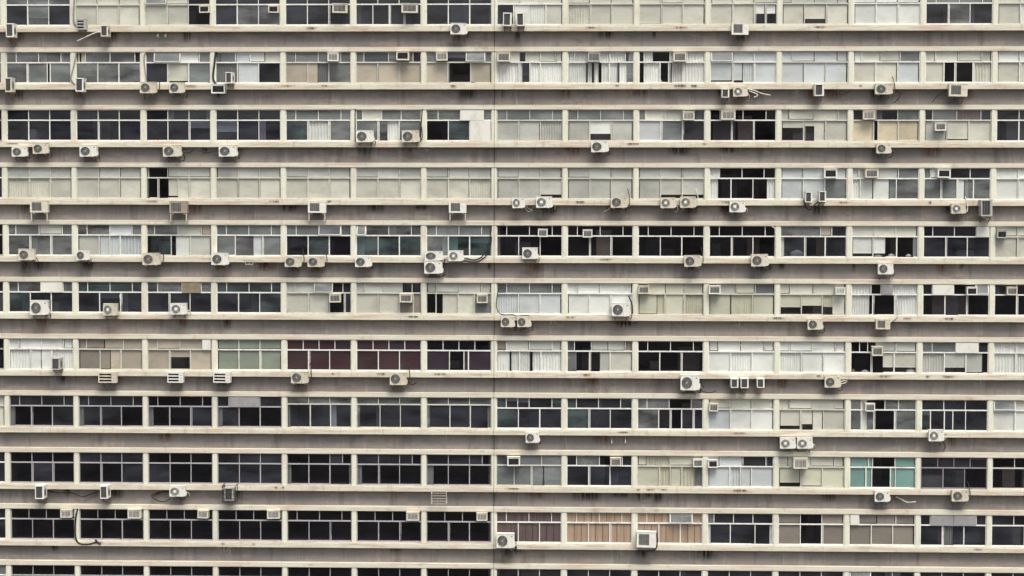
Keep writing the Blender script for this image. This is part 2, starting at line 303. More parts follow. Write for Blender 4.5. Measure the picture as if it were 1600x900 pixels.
SPEC = {
0: ['g3/d s@.6 d/w', 'b3/b b b/c', 'b b k/b b k/c', 'd3/d g g/w', 'd3/d d d/w', 'd3/d d d:.9 d/w', 'd3/d d d/w',
    'b3/d w- w b/w', 'b3/b b b/c', 'b3/b b b/c', 'b3/b b w@.45:.5 w@.45:.5/c', 'e4/b b@.7 b/c', 'w3/w w w/w', 's4/d g d/w', 'b3/b w b/c'],
1: ['g4/g s k:.15 s/w', 'n:.145- n:.2 g g d:.2/g g g/w', 'g:.3 s w:.7 s:.4/d b@.85 s/w', 's:.3- s p w- b/z p d/w', 's4/n n:.5- z:.5 v/c', 'g:.3 t g d:.3/n n n/c', 'v d d g:.3/n k:.14- k n:.2- n:.8/c',
    'e:.5 b- d:.3- b b b:.4/c c:.15- d:.35 c:.5 c/w', 'c:.4 c k:.3- c c d:.2- s:.3/c:.9- k:.1- c:.2- k:.12- c:.22- k:.16- c:.4 c:.4- d:.12- c:.4- v:.3/w', 'd:.25 c:.5- k c c/k:.2- c:.75 k:.4 k:.15- c:.5 c/w',
    'p3/p@.84 p@.84:.5- p:.5 p/w', 'p4/p p p/c', 'w:.4 b b s/b b p/w', 'b4/b k:.6 k@.8 b/w', 'w3/b b@.9 w/w'],
2: ['d3/d d d/w', 'd3/d d d/w', 'd3/d d d/w', 'd3/d d d/w', 's4/t c s/w', 's:.3 b s g/s g:.45- c:.55 s/w', 'g:.5 g x:1.1- s:.3/k t x/w',
    's4/e e e/c', 's4/e w@.62 e/c', 's:.3 b e d/p s d/w', 'k4/k:.95 k k/w', 'e:.3 b b e:.35/b@.33 b@.33:.5- b:.5 b/c', 'd:.6 U:.5- d s/S k:.22 S S/c', 'd:.3 s O d:.4/e b b/c', 'd3/d d d/w'],
3: ['e3/b b b/c', 'e3/b b b/c', 'b:.12- k:.85 e e/b:.1- k:.4 k:.45- b:.5 b:.5 b/c', 'e3/b b b/c', 'e3/b b b/c', 'e3/b b b/c', 'e3/b b b/c',
    'e3/e e e@.84/c', 'e3/e e e/c', 'e3/e@1 e@.76 e@.76/c', 'c:.45- k k k:.5/c:.35- k:.6 k k:.65- c:.35/w', 'p3/p p s/w', 'c:.3 e e s/c:.35 w:.6- w:.75- s:.3 g/w', 's:.3 w d d/s s w:.5- g:.5 g/w', 'w3/w w w/w'],
4: ['g:.3 s e s:.4/g g g/w', 'g:.4 g p s:.4/e p:.5 p:.5 p/w', 'g:.3 g e n:.4/k:.15- t k:.22- w:.7 e/c', 's4/s g- p:.5 s/w', 's4/d t k/w', 'g4/t t t/w', 's4/g t t/w',
    'k4/k k k/w', 'k4/k k k/w', 'k4/k k k/w', 'k4/k k k/w', 'g:.4- g n:.4 d:.5/c:.15- d k d/w', 'b3/w@.78 w@.78:.6- k:.55 k:.8- s:.2/w', 'd:.4 d d x:.6/d d d/w', 'b3/b b b/c'],
5: ['g:.4 g x g:.4/t d d/w', 't4/d d d/w', 't:.4 g u:.8 g:.4/d d d/w', 't4/d d t/w', 'e:.4 e e- d:.5 d:.4/b b k:.7 d:.3/c', 'e:.4 e e- d:.5 d:.45/b b N:.65 N:.35/c', 'e4/k:.55 k:.35- b b s/c',
    's4/p p p/w', 'w4/w w w/w', 's:.5 Y Y Y/Y- y:.4 Y y/c', 'k:.4 e Y s/Y- k:.02- y Y/c', 'b4/Y@.6 Y@.6 y@.6:.5- b:.6/c', 'c:.8 k:.4 U:.5- c/c:.8- k:.15 k c:.3- c:.7/w', 'd:.4 x k d:.6/k d:.6- k:.4 k/w', 'd3/k k k/w'],
6: ['w4/c w:.5- w:.5 c/w', 'N:.4 N- n n/N N:.5- n:.5 n/c', 'n:.4 n n x:.4/n n@.35 n/c', 'a3/a a a/w', 'm m m q/m m m/w', 'm m q m/m m m/w', 'k k k k/q k:.65 q:.2 q/w',
    'N:.4 e e e:.4/c:.6- k:.1- c:.4 c:.5- k:.15- c:.4 c/w', 'v:.4 k e- e N:.4/v:.4- k:.6 k:.45- e:.5 b/w', 'k4/k k k/w', 'w4/w w w/w', 'w4/w w w/w', 'k:.4 k:.4 k:.4- e e/k:.9 k:.55- b@.7:.5 b@.7/w', 's:.4 s x d:.4/e e@.7 e@.9:.8- k:.2/w', 'c3/c c c/w'],
7: ['d4/z:.2- k:.8 k d/g', 'd4/z:.2- d:.8 d k/g', 'k4/z:.2- k:.8 k d/g', 'd:.4 U:1.2 d:.8/z:.2- d:.8 k k/g', 's@.25 s@.25 s@.25/z:.12- d d d/c', 's@.3 s@.3 s@.3/v:.12- d d d/c', 's@.3 s@.3 s@.3/v:.12- d d d:.85- z:.15/c',
    't:.4 d:.5 d:.5 d t:.4/t d d/w', 't:.4 d d t:.5/t d d/w', 'g:.4 g k g:.5/g:.9 k:.5 k:.5 d:.5 d:.4/w', 'b3/p w w/w', 'b4/b@.76 b@.76:.6- b:.5 b/c', 'v:.6 e:.4- k g:.8 v/v:.5 c:.3- v:.3 k v/w', 'd3/t:.4 d:.65 d:.4 d:.6 d/w', 'e3/w w w/w'],
8: ['k3/k d k/g', 'd3/k k d/g', 'k3/d k k/g', 'd3/d d d/g', 'k k d:.6 k:.4/z:.15- k:.85 k k:.9- z:.1/g', 'd d d:.6 k:.4/z:.2- k:.8 k k/g', 'd d d:.6 k:.4/z:.3- k:.7 k k/g',
    'g:.6 s s:.7/s s s:.7- k:.05- s/c', 'd:.4 g k d:.4/d d d/w', 'Y:.4 y Y Y:.4/Y y:.5 Y:.5 y:.6- z:.35/c', 'p:.5 p d d:.3/p p:.5 p:.5 p/w', 'b4/Y@.74 Y@.88 Y/c', 'T:.8 T:.2 k T:.9/T:.8 T:.3 k:.95 T:.25 T/w', 'd d d d/d d k/m', 'k3/k k/c'],
9: ['k k k k:.6/k k k/g', 'k k k k:.6/k k k/g', 'k k k k:.6/k k k/g', 'k k k k:.6/k k k/g', 'k4/k k k/g', 'k k k k:.6/k k k/g', 'k k k k:.6/k k k/g',
    'O4/O O O/w', 'o4/o o o/w', 'o4/o o o/w', 'v:.3 d d d/c:.1- d:.8 d d:.6- c:.1/w', 'N k N/N k N/w', 'x:.5 N- N N/N N N/w', 'd:.4 U U d:.4/d z:.5- d:.5 d/w', 'd3/d d/w'],
10: ['k3/k k k/g'] * 7 + ['d3/k d k/w'] * 8,
}
FRAMES = {'w': 'frame_white', 'c': 'frame_cream', 'g': 'frame_grey', 'm': 'frame_mauve'}
def parse(s):
    if len(s) == 2 and s[1] in '34':
        c, k = s
        ws = (1, 1, 1) if k == '3' else (.41, 1, 1, .41)
        return [(c, w, 1.0, True) for w in ws]
    out = []
    for t in s.split():
        mull = not t.endswith('-'); t = t.rstrip('-')
        w = 1.0
        if ':' in t: t, w_ = t.split(':'); w = float(w_)
        d = 1.0
        if '@' in t: t, d_ = t.split('@'); d = float(d_)
        out.append((t, w, d, mull))
    return out
def drape(mb, x0, x1, z0, z1, y, m):
    """a hanging curtain with folds"""
    n = max(6, int((x1 - x0) / 0.035)); f = random.uniform(34, 55); ph = random.uniform(0, 6)
    rows = []
    for k in range(4):
        t = k / 3; am = 0.028 + 0.03 * t
        rows.append([(x0 + (x1 - x0) * j / n, y + am * math.sin(ph + f * (x1 - x0) * j / n + 0.5 * math.sin(3.1 * j)), z1 + (z0 - z1) * t) for j in range(n + 1)])
    mb.grid(rows, m, True)
def sheet(mb, x0, x1, z0, z1, y, m):
    a = random.uniform(-0.012, 0.012); b = random.uniform(0, 0.015)
    mb.grid([[(x0, y, z1), (x1, y, z1)], [(x0, y + a, (z0 + z1) / 2), (x1, y - a, (z0 + z1) / 2)], [(x0, y + b, z0), (x1, y + b, z0)]], m, True)
    mb.box(x0, x1, y - 0.012, y + 0.02, z0 - 0.02, z0, m)
def window(spec, x0, x1, z0, z1, fr, gl, bl, cu, pn):
    """adds one bay's window to four builders: frame, panes, blinds, curtains (+ boards)"""
    up, low, fc = spec.split('/')
    fm = FRAMES[fc]; y = Y_WIN
    J = lambda a: a + random.uniform(-0.006, 0.006)
    e = 0.055
    fr.box(x0, x0 + e, y - 0.03, y + 0.05, z0, z1, fm); fr.box(x1 - e, x1, y - 0.03, y + 0.05, z0, z1, fm)
    fr.box(x0 + e, x1 - e, y - 0.03, y + 0.05, z0, z0 + 0.055, fm); fr.box(x0 + e, x1 - e, y - 0.03, y + 0.05, z1 - 0.045, z1, fm)
    zt = z0 + (z1 - z0) * 0.665
    if fc == 'c' and up.startswith('s@'): zt = z0 + (z1 - z0) * 0.76
    fr.box(x0 + e, x1 - e, y - 0.038, y + 0.05, zt - 0.035, zt + 0.035, fm)
    for cells, za, zb, lower in ((parse(up), zt + 0.035, z1 - 0.045, False), (parse(low), z0 + 0.055, zt - 0.035, True)):
        tw = sum(c[1] for c in cells); x = x0 + e; W = x1 - x0 - 2 * e
        for i, (c, w, drop, mull) in enumerate(cells):
            xa, xb = x, x + W * w / tw; x = xb
            last = i == len(cells) - 1
            yy = y + (0.012 if i % 2 else -0.004)
            if not last and mull:
                h = random.uniform(0.018, 0.034) if lower else 0.019
                fr.box(xb - h, xb + h, y - 0.024, y + 0.04, za, zb, fm)
                if lower and random.random() < 0.35:      # meeting stiles of two sliding sashes
                    fr.box(xb + h + 0.03, xb + h + 0.06, y - 0.01, y + 0.02, za, zb, fm)
            if lower and c not in PANEL and mull:         # sash rail
                fr.box(xa + 0.02, xb - 0.02, yy - 0.012, yy + 0.018, za, za + J(0.035), fm)
            if c in PANEL:
                pn.box(xa + 0.02, xb - 0.02, y - 0.10, y - 0.045, za - 0.05, zb + 0.01, PANEL[c])
                g, b = 'glass_dark', None
            else: g, b = FILL[c]
            ta, tb = random.uniform(-0.009, 0.009), random.uniform(-0.009, 0.009)
            gl.face([(xa, yy - ta - tb, za), (xb, yy - ta + tb, za), (xb, yy + ta + tb, zb), (xa, yy + ta - tb, zb)], g)
            if not lower and c not in PANEL and fc != 'g' and w > 0.35 and random.random() < 0.025:      # hopper light standing open
                q = random.uniform(0.08, 0.20)
                for A, B in (((xa + .03, y - .04, zb), (xa + .03, y - .04 - q, za + .02)), ((xb - .03, y - .04, zb), (xb - .03, y - .04 - q, za + .02)), ((xa + .03, y - .04 - q, za + .02), (xb - .03, y - .04 - q, za + .02))):
                    fr.bar(A, B, 0.035, fm)
                gl.face([(xa + .03, y - .04 - q, za + .02), (xb - .03, y - .04 - q, za + .02), (xb - .03, y - .04, zb), (xa + .03, y - .04, zb)], 'glass_silver')
            if c in 'gdt' and random.random() < (0 if fc == 'g' else 0.18 if c == 'd' else 0.45):          # a strip of curtain or a half-drawn shade far back
                m_ = random.choice(('cloth_grey', 'cloth_greige', 'cloth_slate', 'cloth_slate', 'cloth_white'))
                if random.random() < 0.55:
                    ws = (xb - xa) * random.uniform(0.15, 0.45); q0 = random.choice((xa, xb - ws))
                    drape(cu, q0, q0 + ws, za - 0.03, zb + 0.03, y + random.uniform(0.12, 0.35), m_)
                else: sheet(bl, xa, xb, zb - (zb - za) * random.uniform(0.2, 0.6), zb + 0.03, y + random.uniform(0.10, 0.3), m_)
            if c in 'wbep' and lower and drop == 1.0:           # some hang askew, a few are curtains
                q = random.random()
                if q < 0.10: drop = random.uniform(0.90, 0.97)
                elif q < 0.17:
                    drape(cu, xa - 0.01, xb + 0.01, za - 0.02, zb + 0.03, y + 0.09, b); b = None
            if b:
                zz = zb + 0.03 - (zb - za + 0.06) * drop
                if c in CURTAIN: drape(cu, xa - 0.01, xb + 0.01, zz, zb + 0.03, y + 0.10, b)
                elif b.startswith('wood'):
                    k = max(1, round((xb - xa) / 0.42))
                    for q in range(k):
                        sheet(bl, xa + (xb - xa) * q / k + 0.012, xa + (xb - xa) * (q + 1) / k - 0.014, zz, zb + 0.03, y + 0.05 + random.uniform(0, 0.01), b)
                else: sheet(bl, xa + random.choice((0.0, 0.0, 0.05)), xb - random.choice((0.0, 0.045, 0.06)), zz + random.choice((0, 0, 0.09)), zb + 0.03, y + random.uniform(0.045, 0.06), b)

WIN_LABEL = {(6, -3): 'window with maroon blinds', (6, -2): 'window with maroon blinds', (8, 5): 'window of bright teal glass with an open dark gap',
             (9, 1): 'window lined with orange-brown boards', (9, 2): 'window lined with orange-brown boards', (9, 0): 'window lined with dark brown boards',
             (3, 3): 'black window between white curtains', (6, -4): 'window with sage green blinds'}
spans = {}; ledges = {}
def block(name, label, bays, extra, xl, xr):
    root = empty(name, ((xl + xr) / 2, 6, GROUND))
    tag(root, label, 'building')
    n0, n1 = -TOP, 15
    allbays = sorted(bays + extra)
    for r in range(n0, n1):
        z = zf(r)
        m = MB(); m.box(xl, xr, 0.0, Y_SP + 0.25, z, z + SILL_H - 0.07, 'ledge_concrete')
        m.box(xl, xr, 0.035, Y_SP + 0.2, z + SILL_H - 0.07, z + SILL_H, 'ledge_concrete')      # set-back window board
        ledges[(name, r, xl < 0)] = m.build('ledge', root, (xl, 0, z))
        m = MB(); m.box(xl, xr, Y_LINT, Y_SP + 0.2, z + SILL_H + WIN_H, z + SILL_H + WIN_H + LINT_H, 'lintel_concrete')
        m.build('lintel', root, (xl, 0, z))
        m = MB(); m.box(xl, xr, Y_SP, Y_SP + 0.22, z + SILL_H + WIN_H + LINT_H, z + H, 'spandrel_render')
        spans[(name, r, xl < 0)] = m.build('spandrel', root, (xl, 0, z))
    shell = MB()
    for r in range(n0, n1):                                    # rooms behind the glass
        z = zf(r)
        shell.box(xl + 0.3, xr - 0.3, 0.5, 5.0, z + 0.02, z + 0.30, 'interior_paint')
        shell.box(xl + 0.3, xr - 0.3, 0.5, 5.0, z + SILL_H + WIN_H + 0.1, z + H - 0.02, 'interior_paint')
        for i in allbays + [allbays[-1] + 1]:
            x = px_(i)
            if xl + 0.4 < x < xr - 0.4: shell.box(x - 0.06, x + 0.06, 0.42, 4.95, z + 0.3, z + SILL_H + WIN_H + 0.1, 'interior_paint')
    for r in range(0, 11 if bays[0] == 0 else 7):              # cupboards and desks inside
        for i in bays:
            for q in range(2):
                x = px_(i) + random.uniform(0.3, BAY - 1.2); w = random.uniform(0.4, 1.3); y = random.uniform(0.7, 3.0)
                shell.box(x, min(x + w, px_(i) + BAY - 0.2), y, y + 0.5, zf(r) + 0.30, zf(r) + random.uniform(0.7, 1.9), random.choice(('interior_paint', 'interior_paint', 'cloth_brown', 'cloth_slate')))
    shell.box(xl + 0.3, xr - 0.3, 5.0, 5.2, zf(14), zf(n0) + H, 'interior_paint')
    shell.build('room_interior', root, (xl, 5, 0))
    m = MB()                                                  # side and rear walls, roof
    zt = zf(n0) + H
    m.box(xl, xl + 0.3, 0.56, 14, GROUND, zt, 'spandrel_render'); m.box(xr - 0.3, xr, 0.56, 14, GROUND, zt, 'spandrel_render')
    m.box(xl + 0.3, xr - 0.3, 13.7, 14, GROUND, zt, 'spandrel_render')
    m.build('outer_wall', root, (xl, 10, GROUND))
    m = MB(); m.box(xl, xr, 0.0, 14, zt + 0.003, zt + 0.4, 'lintel_concrete'); m.build('roof', root, (xl, 7, zt))
    # pillars
    ps = MB()
    for r in range(n0, n1):
        z0, z1 = zf(r) + SILL_H, zf(r) + SILL_H + WIN_H
        for i in sorted(set(allbays + [a + 1 for a in allbays])):
            x = px_(i)
            a, b = max(x - PW / 2, xl), min(x + PW / 2, xr)
            seen = 0 <= r <= 10 and i in range(bays[0], bays[-1] + 2)
            m = MB() if seen else ps
            m.box(a, b, Y_PIL, 0.42, z0, z1, 'pillar_paint')
            if seen: m.build('pillar', root, (x, Y_PIL, z0))
    tag(ps.build('pillar', root, (xl, 0, 0)), kind='stuff')
    ex = [MB() for _ in range(5)]
    for r in range(n0, n1):
        z0, z1 = zf(r) + SILL_H, zf(r) + SILL_H + WIN_H
        for i in allbays:
            x0, x1 = px_(i) + PW / 2, px_(i + 1) - PW / 2
            seen = 0 <= r <= 10 and i in bays
            k = i + 7
            if seen and 0 <= k <= 14: sp_ = SPEC[r][k]
            else: sp_ = random.choice(['k4/k k k/g', 'd4/d d d/w', 'e3/b b b/c', 'd3/d k d/w', 's4/g g g/w'])
            if not seen:
                window(sp_, x0, x1, z0, z1, *ex); continue
            fr, gl, bl, cu, pn = [MB() for _ in range(5)]
            window(sp_, x0, x1, z0, z1, fr, gl, bl, cu, pn)
            o = (x0, Y_WIN, z0)
            w = fr.build('window', root, o)
            if (r, i) in WIN_LABEL: w['label'] = WIN_LABEL[(r, i)]
            gl.build('pane', w, o)
            if bl.f: bl.build('blind', w, o)
            if cu.f: cu.build('curtain', w, o)
            if pn.f: pn.build('board', w, o)
    for k in range(1, 5):
        off = len(ex[0].v); ex[0].v += ex[k].v
        ex[0].f += [[q + off for q in f] for f in ex[k].f]; ex[0].m += [ex[0].mi(ex[k].slots[q]) for q in ex[k].m]; ex[0].sm += ex[k].sm
    tag(ex[0].build('window', root, (xl, 0, 0)), kind='stuff')
    return root
GAP = 0.012
bl_ = block('office_block', 'concrete office block left of the dark vertical joint, cream ledges and mauve grey bands', list(range(-8, 0)), [-13, -12, -11, -10, -9], px_(-13), -GAP)
br_ = block('office_block', 'concrete office block right of the dark vertical joint, many mixed curtains and blinds', list(range(0, 8)), [8, 9, 10, 11, 12], GAP, px_(13))
jm = MB(); jm.box(-GAP + 0.001, GAP - 0.001, 0.30, 0.5, GROUND, zf(-TOP) + H, 'joint_dark')
jm.build('joint_filler', bl_, (0, 0.3, 0))

# ------------------------------------------------------------------ air conditioners
PROTO = {}
def ring(cx, cz, r, y, n=28): return [(cx + r * math.cos(2 * math.pi * k / n), y, cz + r * math.sin(2 * math.pi * k / n)) for k in range(n)]
def fan_front(m, w, h, d, cx, r, cas):
    """casing front with a round fan opening: ring of quads from the circle to the rim"""
    n = 28; cz = h / 2; c = ring(cx, cz, r, -d, n); o = []
    for k in range(n):
        t = 2 * math.pi * k / n; ux, uz = math.cos(t), math.sin(t)
        sx = ((w / 2 - cx) if ux > 0 else (w / 2 + cx)) / max(abs(ux), 1e-6); sz = (h / 2) / max(abs(uz), 1e-6)
        q = min(sx, sz); o.append((cx + ux * q, -d, cz + uz * q))
    m.grid([o, c], cas, False, True)
    for X, Z in ((-w / 2, 0), (-w / 2, h), (w / 2, 0), (w / 2, h)):    # corners
        k = min(range(n), key=lambda q: (o[q][0] - X) ** 2 + (o[q][2] - Z) ** 2)
        best = sorted(range(n), key=lambda q: (o[q][0] - X) ** 2 + (o[q][2] - Z) ** 2)[:2]
        a, b = sorted(best); tri = [o[a], o[b], (X, -d, Z)]
        m.face(tri, cas)
    m.grid([c, ring(cx, cz, r, -d + 0.09, n)], cas, True, True)
    m.face(ring(cx, cz, r, -d + 0.09, n)[::-1], 'fan_dark')
def body(m, w, h, d, cas):
    m.box(-w / 2, w / 2, -d, 0, 0, h, cas, skip='f')
    m.box(-w / 2 - 0.008, w / 2 + 0.008, -d - 0.012, 0.008, h, h + 0.022, cas)          # lid
def make_ac(kind, cas, var):
    root = empty('window_air_conditioner' if kind == 'W' else 'air_conditioner', (0, 0, 0))
    WPOS[root.name] = Vector((0, 0, 0))
    m = MB()
    if kind == 'C':
        w, h, d = 0.86, 0.60, 0.33; cx = -0.145; r = 0.235
        body(m, w, h, d, cas); fan_front(m, w, h, d, cx, r, cas)
        m.box(0.115, 0.121, -d - 0.004, -d, 0.02, h - 0.02, 'badge_grey')               # seam of the service panel
        m.box(w / 2, w / 2 + 0.05, -0.26, -0.10, 0.06, 0.26, cas)                       # valve cover
        m.box(0.17, 0.27, -0.28, -0.12, -0.03, 0, cas); m.box(-0.33, -0.23, -0.28, -0.12, -0.03, 0, cas)
        m.build('casing', root)
        g = MB(); gm_ = 'grille_light' if var == 'ring' else 'grille_grey'
        for q in (0.235, 0.19, 0.145, 0.10): 
            g.tube(ring(cx, h / 2, q, -d - 0.012, 24) + [ring(cx, h / 2, q, -d - 0.012, 24)[0]], 0.007, gm_, 4)
        for k in range(12):
            t = math.pi * k / 6
            g.bar((cx + 0.06 * math.cos(t), -d - 0.01, h / 2 + 0.06 * math.sin(t)), (cx + 0.236 * math.cos(t), -d - 0.01, h / 2 + 0.236 * math.sin(t)), 0.008, gm_)
        hub = 0.085 if var == 'ring' else 0.06
        g.grid([ring(cx, h / 2, hub, -d - 0.008, 20), ring(cx, h / 2, hub * 0.85, -d - 0.022, 20)], 'casing_white' if var == 'ring' else gm_, True, True)
        g.face(ring(cx, h / 2, hub * 0.85, -d - 0.022, 20)[::-1], 'casing_white' if var == 'ring' else gm_)
        g.build('fan_guard', root)
        f = MB()
        if cas == 'casing_aged': pts = [(w / 2 + .03, -.18, .16), (w / 2 + .12, -.17, .10), (w / 2 + .17, -.10, .35), (w / 2 + .13, .0, .75), (w / 2 + .05, .14, 1.05)]
        elif cas == 'casing_cream': pts = [(w / 2 + .03, -.18, .14), (w / 2 + .13, -.16, .06), (w / 2 + .15, -.05, -.12), (w / 2 + .06, .12, -.24), (w / 2 - .05, .30, -.22)]
        elif var == 'ring': pts = [(w / 2 + .03, -.18, .20), (w / 2 + .10, -.15, .22), (w / 2 + .16, -.05, .12), (w / 2 + .16, .12, -.05), (w / 2 + .12, .30, -.10)]
        else: pts = [(w / 2 + .03, -.18, .12), (w / 2 + .09, -.17, .02), (w / 2 + .08, -.08, -.10), (w / 2 + .02, .10, -.13), (w / 2, .30, -.10)]
        f.tube(pts, 0.022, 'hose_pale' if var == 'ring' else 'hose_black'); f.build('hose', root)
        f = MB(); fc = 'fan_dark' if var != 'ring' else 'grille_grey'
        for k in range(4):
            t0 = k * math.pi / 2 + 0.3
            rows = [[(cx + rr * math.cos(t0 + tt), -d + 0.03 + 0.05 * tt, h / 2 + rr * math.sin(t0 + tt)) for tt in (0, 0.35, 0.7, 1.0)] for rr in (0.05, 0.13, 0.215)]
            f.grid(rows, fc, True)
        f.build('fan', root)
        b = MB(); b.box(0.26, 0.34, -d - 0.005, -d, h - 0.13, h - 0.08, 'badge_red' if var == 'red' else 'badge_grey'); b.build('badge', root)
    elif kind == 'N':
        w, h, d = 0.90, 0.62, 0.36
        body(m, w, h, d, cas)
        x0, x1, z0, z1 = -0.36, 0.13, 0.09, h - 0.07
        for a in ((-w / 2, x0, 0, h), (x1, w / 2, 0, h), (x0, x1, 0, z0), (x0, x1, z1, h)): m.box(a[0], a[1], -d, -d + 0.03, a[2], a[3], cas)
        m.box(x0, x1, -d + 0.05, -d + 0.06, z0, z1, 'fan_dark')
        m.box(0.20, 0.36, -d - 0.01, -d, 0.35, 0.48, cas)
        m.build('casing', root)
        g = MB()
        for k in range(9): z = z0 + (z1 - z0) * (k + 0.5) / 9; g.box(x0, x1, -d + 0.005, -d + 0.03, z - 0.012, z + 0.008, 'grille_grey')
        for k in range(4): x = x0 + (x1 - x0) * (k + 0.5) / 4; g.box(x - 0.006, x + 0.006, -d - 0.003, -d + 0.004, z0, z1, 'grille_grey')
        g.build('grille', root)
    elif kind == 'L':
        w, h, d = 0.90, 0.56, 0.36
        body(m, w, h, d, cas); x1 = 0.20
        m.box(x1, w / 2, -d, -d + 0.03, 0, h, cas); m.box(-w / 2, -w / 2 + 0.05, -d, -d + 0.03, 0, h, cas)
        m.box(-w / 2 + 0.05, x1, -d + 0.06, -d + 0.07, 0, h, 'coil_dark')
        for z in (0.10, 0.25, 0.40): m.box(x1 + 0.05, w / 2 - 0.05, -d - 0.004, -d, z, z + 0.02, 'badge_grey')
        m.build('casing', root)
        g = MB()
        for z in (0.0, 0.17, 0.34, 0.50): g.box(-w / 2 + 0.05, x1, -d - 0.004, -d + 0.04, z, z + 0.062, cas)
        g.build('louvre', root)
    elif kind == 'S':
        w, h, d = 0.40, 0.62, 0.74
        m.box(-w / 2, w / 2, -d, 0, 0, h, cas, skip='f'); m.box(-w / 2 - 0.01, w / 2 + 0.01, -d - 0.015, 0.01, h, h + 0.05, cas)
        for a, b in ((-w / 2, -w / 2 + 0.035), (w / 2 - 0.075, w / 2)): m.box(a, b, -d, -d + 0.03, 0, h, cas)
        m.box(-w / 2 + 0.035, w / 2 - 0.075, -d, -d + 0.03, 0, 0.05, cas)
        m.box(-w / 2 + 0.035, w / 2 - 0.075, -d + 0.035, -d + 0.04, 0.05, h, 'coil_dark')
        m.build('casing', root)
        g = MB()
        for k in range(5): x = -w / 2 + 0.06 + k * 0.058; g.box(x - 0.004, x + 0.004, -d + 0.005, -d + 0.02, 0.05, h, 'grille_grey')
        g.build('coil_guard', root)
        f = MB(); c = [(w / 2 + 0.004, -d / 2 - 0.1 + 0.2 * math.cos(t), h / 2 + 0.2 * math.sin(t)) for t in (2 * math.pi * k / 20 for k in range(20))]
        f.face(c, 'fan_dark'); f.build('fan', root)
        if var == 'cage':
            c = MB()
            for X in (-0.29, 0.29):
                for Y in (-d - 0.06, -0.03):
                    c.bar((X, Y, -0.08), (X, Y, 0.78), 0.025, 'hose_black')
                for Z in (-0.08, 0.35, 0.78): c.bar((X, -d - 0.06, Z), (X, 0.28, Z), 0.025, 'hose_black')
            for Z in (-0.08, 0.12, 0.35, 0.56, 0.78): c.bar((-0.29, -d - 0.06, Z), (0.29, -d - 0.06, Z), 0.022, 'hose_black')
            c.build('cage', root)
    elif kind == 'W':
        w, h, d = 0.62, 0.44, 0.42
        m.box(-w / 2, w / 2, -d, 0, 0, h, cas, skip='f'); m.box(-w / 2 - 0.012, w / 2 + 0.012, -d - 0.02, 0, h, h + 0.03, cas)
        e = 0.062
        for a in ((-w / 2, -w / 2 + e, 0, h), (w / 2 - e, w / 2, 0, h), (-w / 2 + e, w / 2 - e, 0, e), (-w / 2 + e, w / 2 - e, h - e, h)): m.box(a[0], a[1], -d, -d + 0.03, a[2], a[3], cas)
        m.box(-w / 2 + e, w / 2 - e, -d + 0.06, -d + 0.07, e, h - e, 'coil_dark')
        m.build('casing', root)
        g = MB(); gm_ = {'k': 'coil_dark', 'g': 'grille_light', '': 'grille_grey', 'w': 'casing_white'}[var]
        for k in range(6): z = e + (h - 2 * e) * (k + 0.5) / 6; g.box(-w / 2 + e, w / 2 - e, -d + 0.006, -d + 0.04, z - 0.016, z + 0.010, gm_)
        for k in range(2): x = -w / 2 + e + (w - 2 * e) * (k + 1) / 3; g.box(x - 0.01, x + 0.01, -d + 0.0, -d + 0.045, e, h - e, gm_)
        g.build('grille', root)
    if kind in 'CNLS' and not (kind == 'S' and var == 'cage'):
        for X in ((-0.27, 0.29) if kind != 'S' else (-0.14, 0.14)):
            b = MB(); bm_ = 'iron_pale' if var == 'legs' else 'iron_rust'
            b.box(X - 0.022, X + 0.022, -d - 0.01, 0.30, -0.072, -0.032, bm_)
            if var == 'legs':
                X2 = X - 0.12 if X < 0 else X + 0.12
                b.box(X2 - 0.025, X2 + 0.025, -d - 0.012, -d + 0.03, -0.46, -0.033, bm_); b.bar((X2, -d, -0.44), (X2, 0.30, -0.44), 0.04, bm_)
            else: b.bar((X, -d + 0.06, -0.07), (X, 0.29, -0.30), 0.032, bm_)
            b.build('bracket', root)
    return root
def copy_thing(o):
    c = o.copy(); COL.objects.link(c)
    for ch in o.children:
        k = ch.copy(); COL.objects.link(k); k.parent = c
    return c
NOM = {'C': (0.86, 0.60), 'N': (0.90, 0.62), 'L': (0.90, 0.56), 'S': (0.42, 0.66), 'W': (0.62, 0.45)}
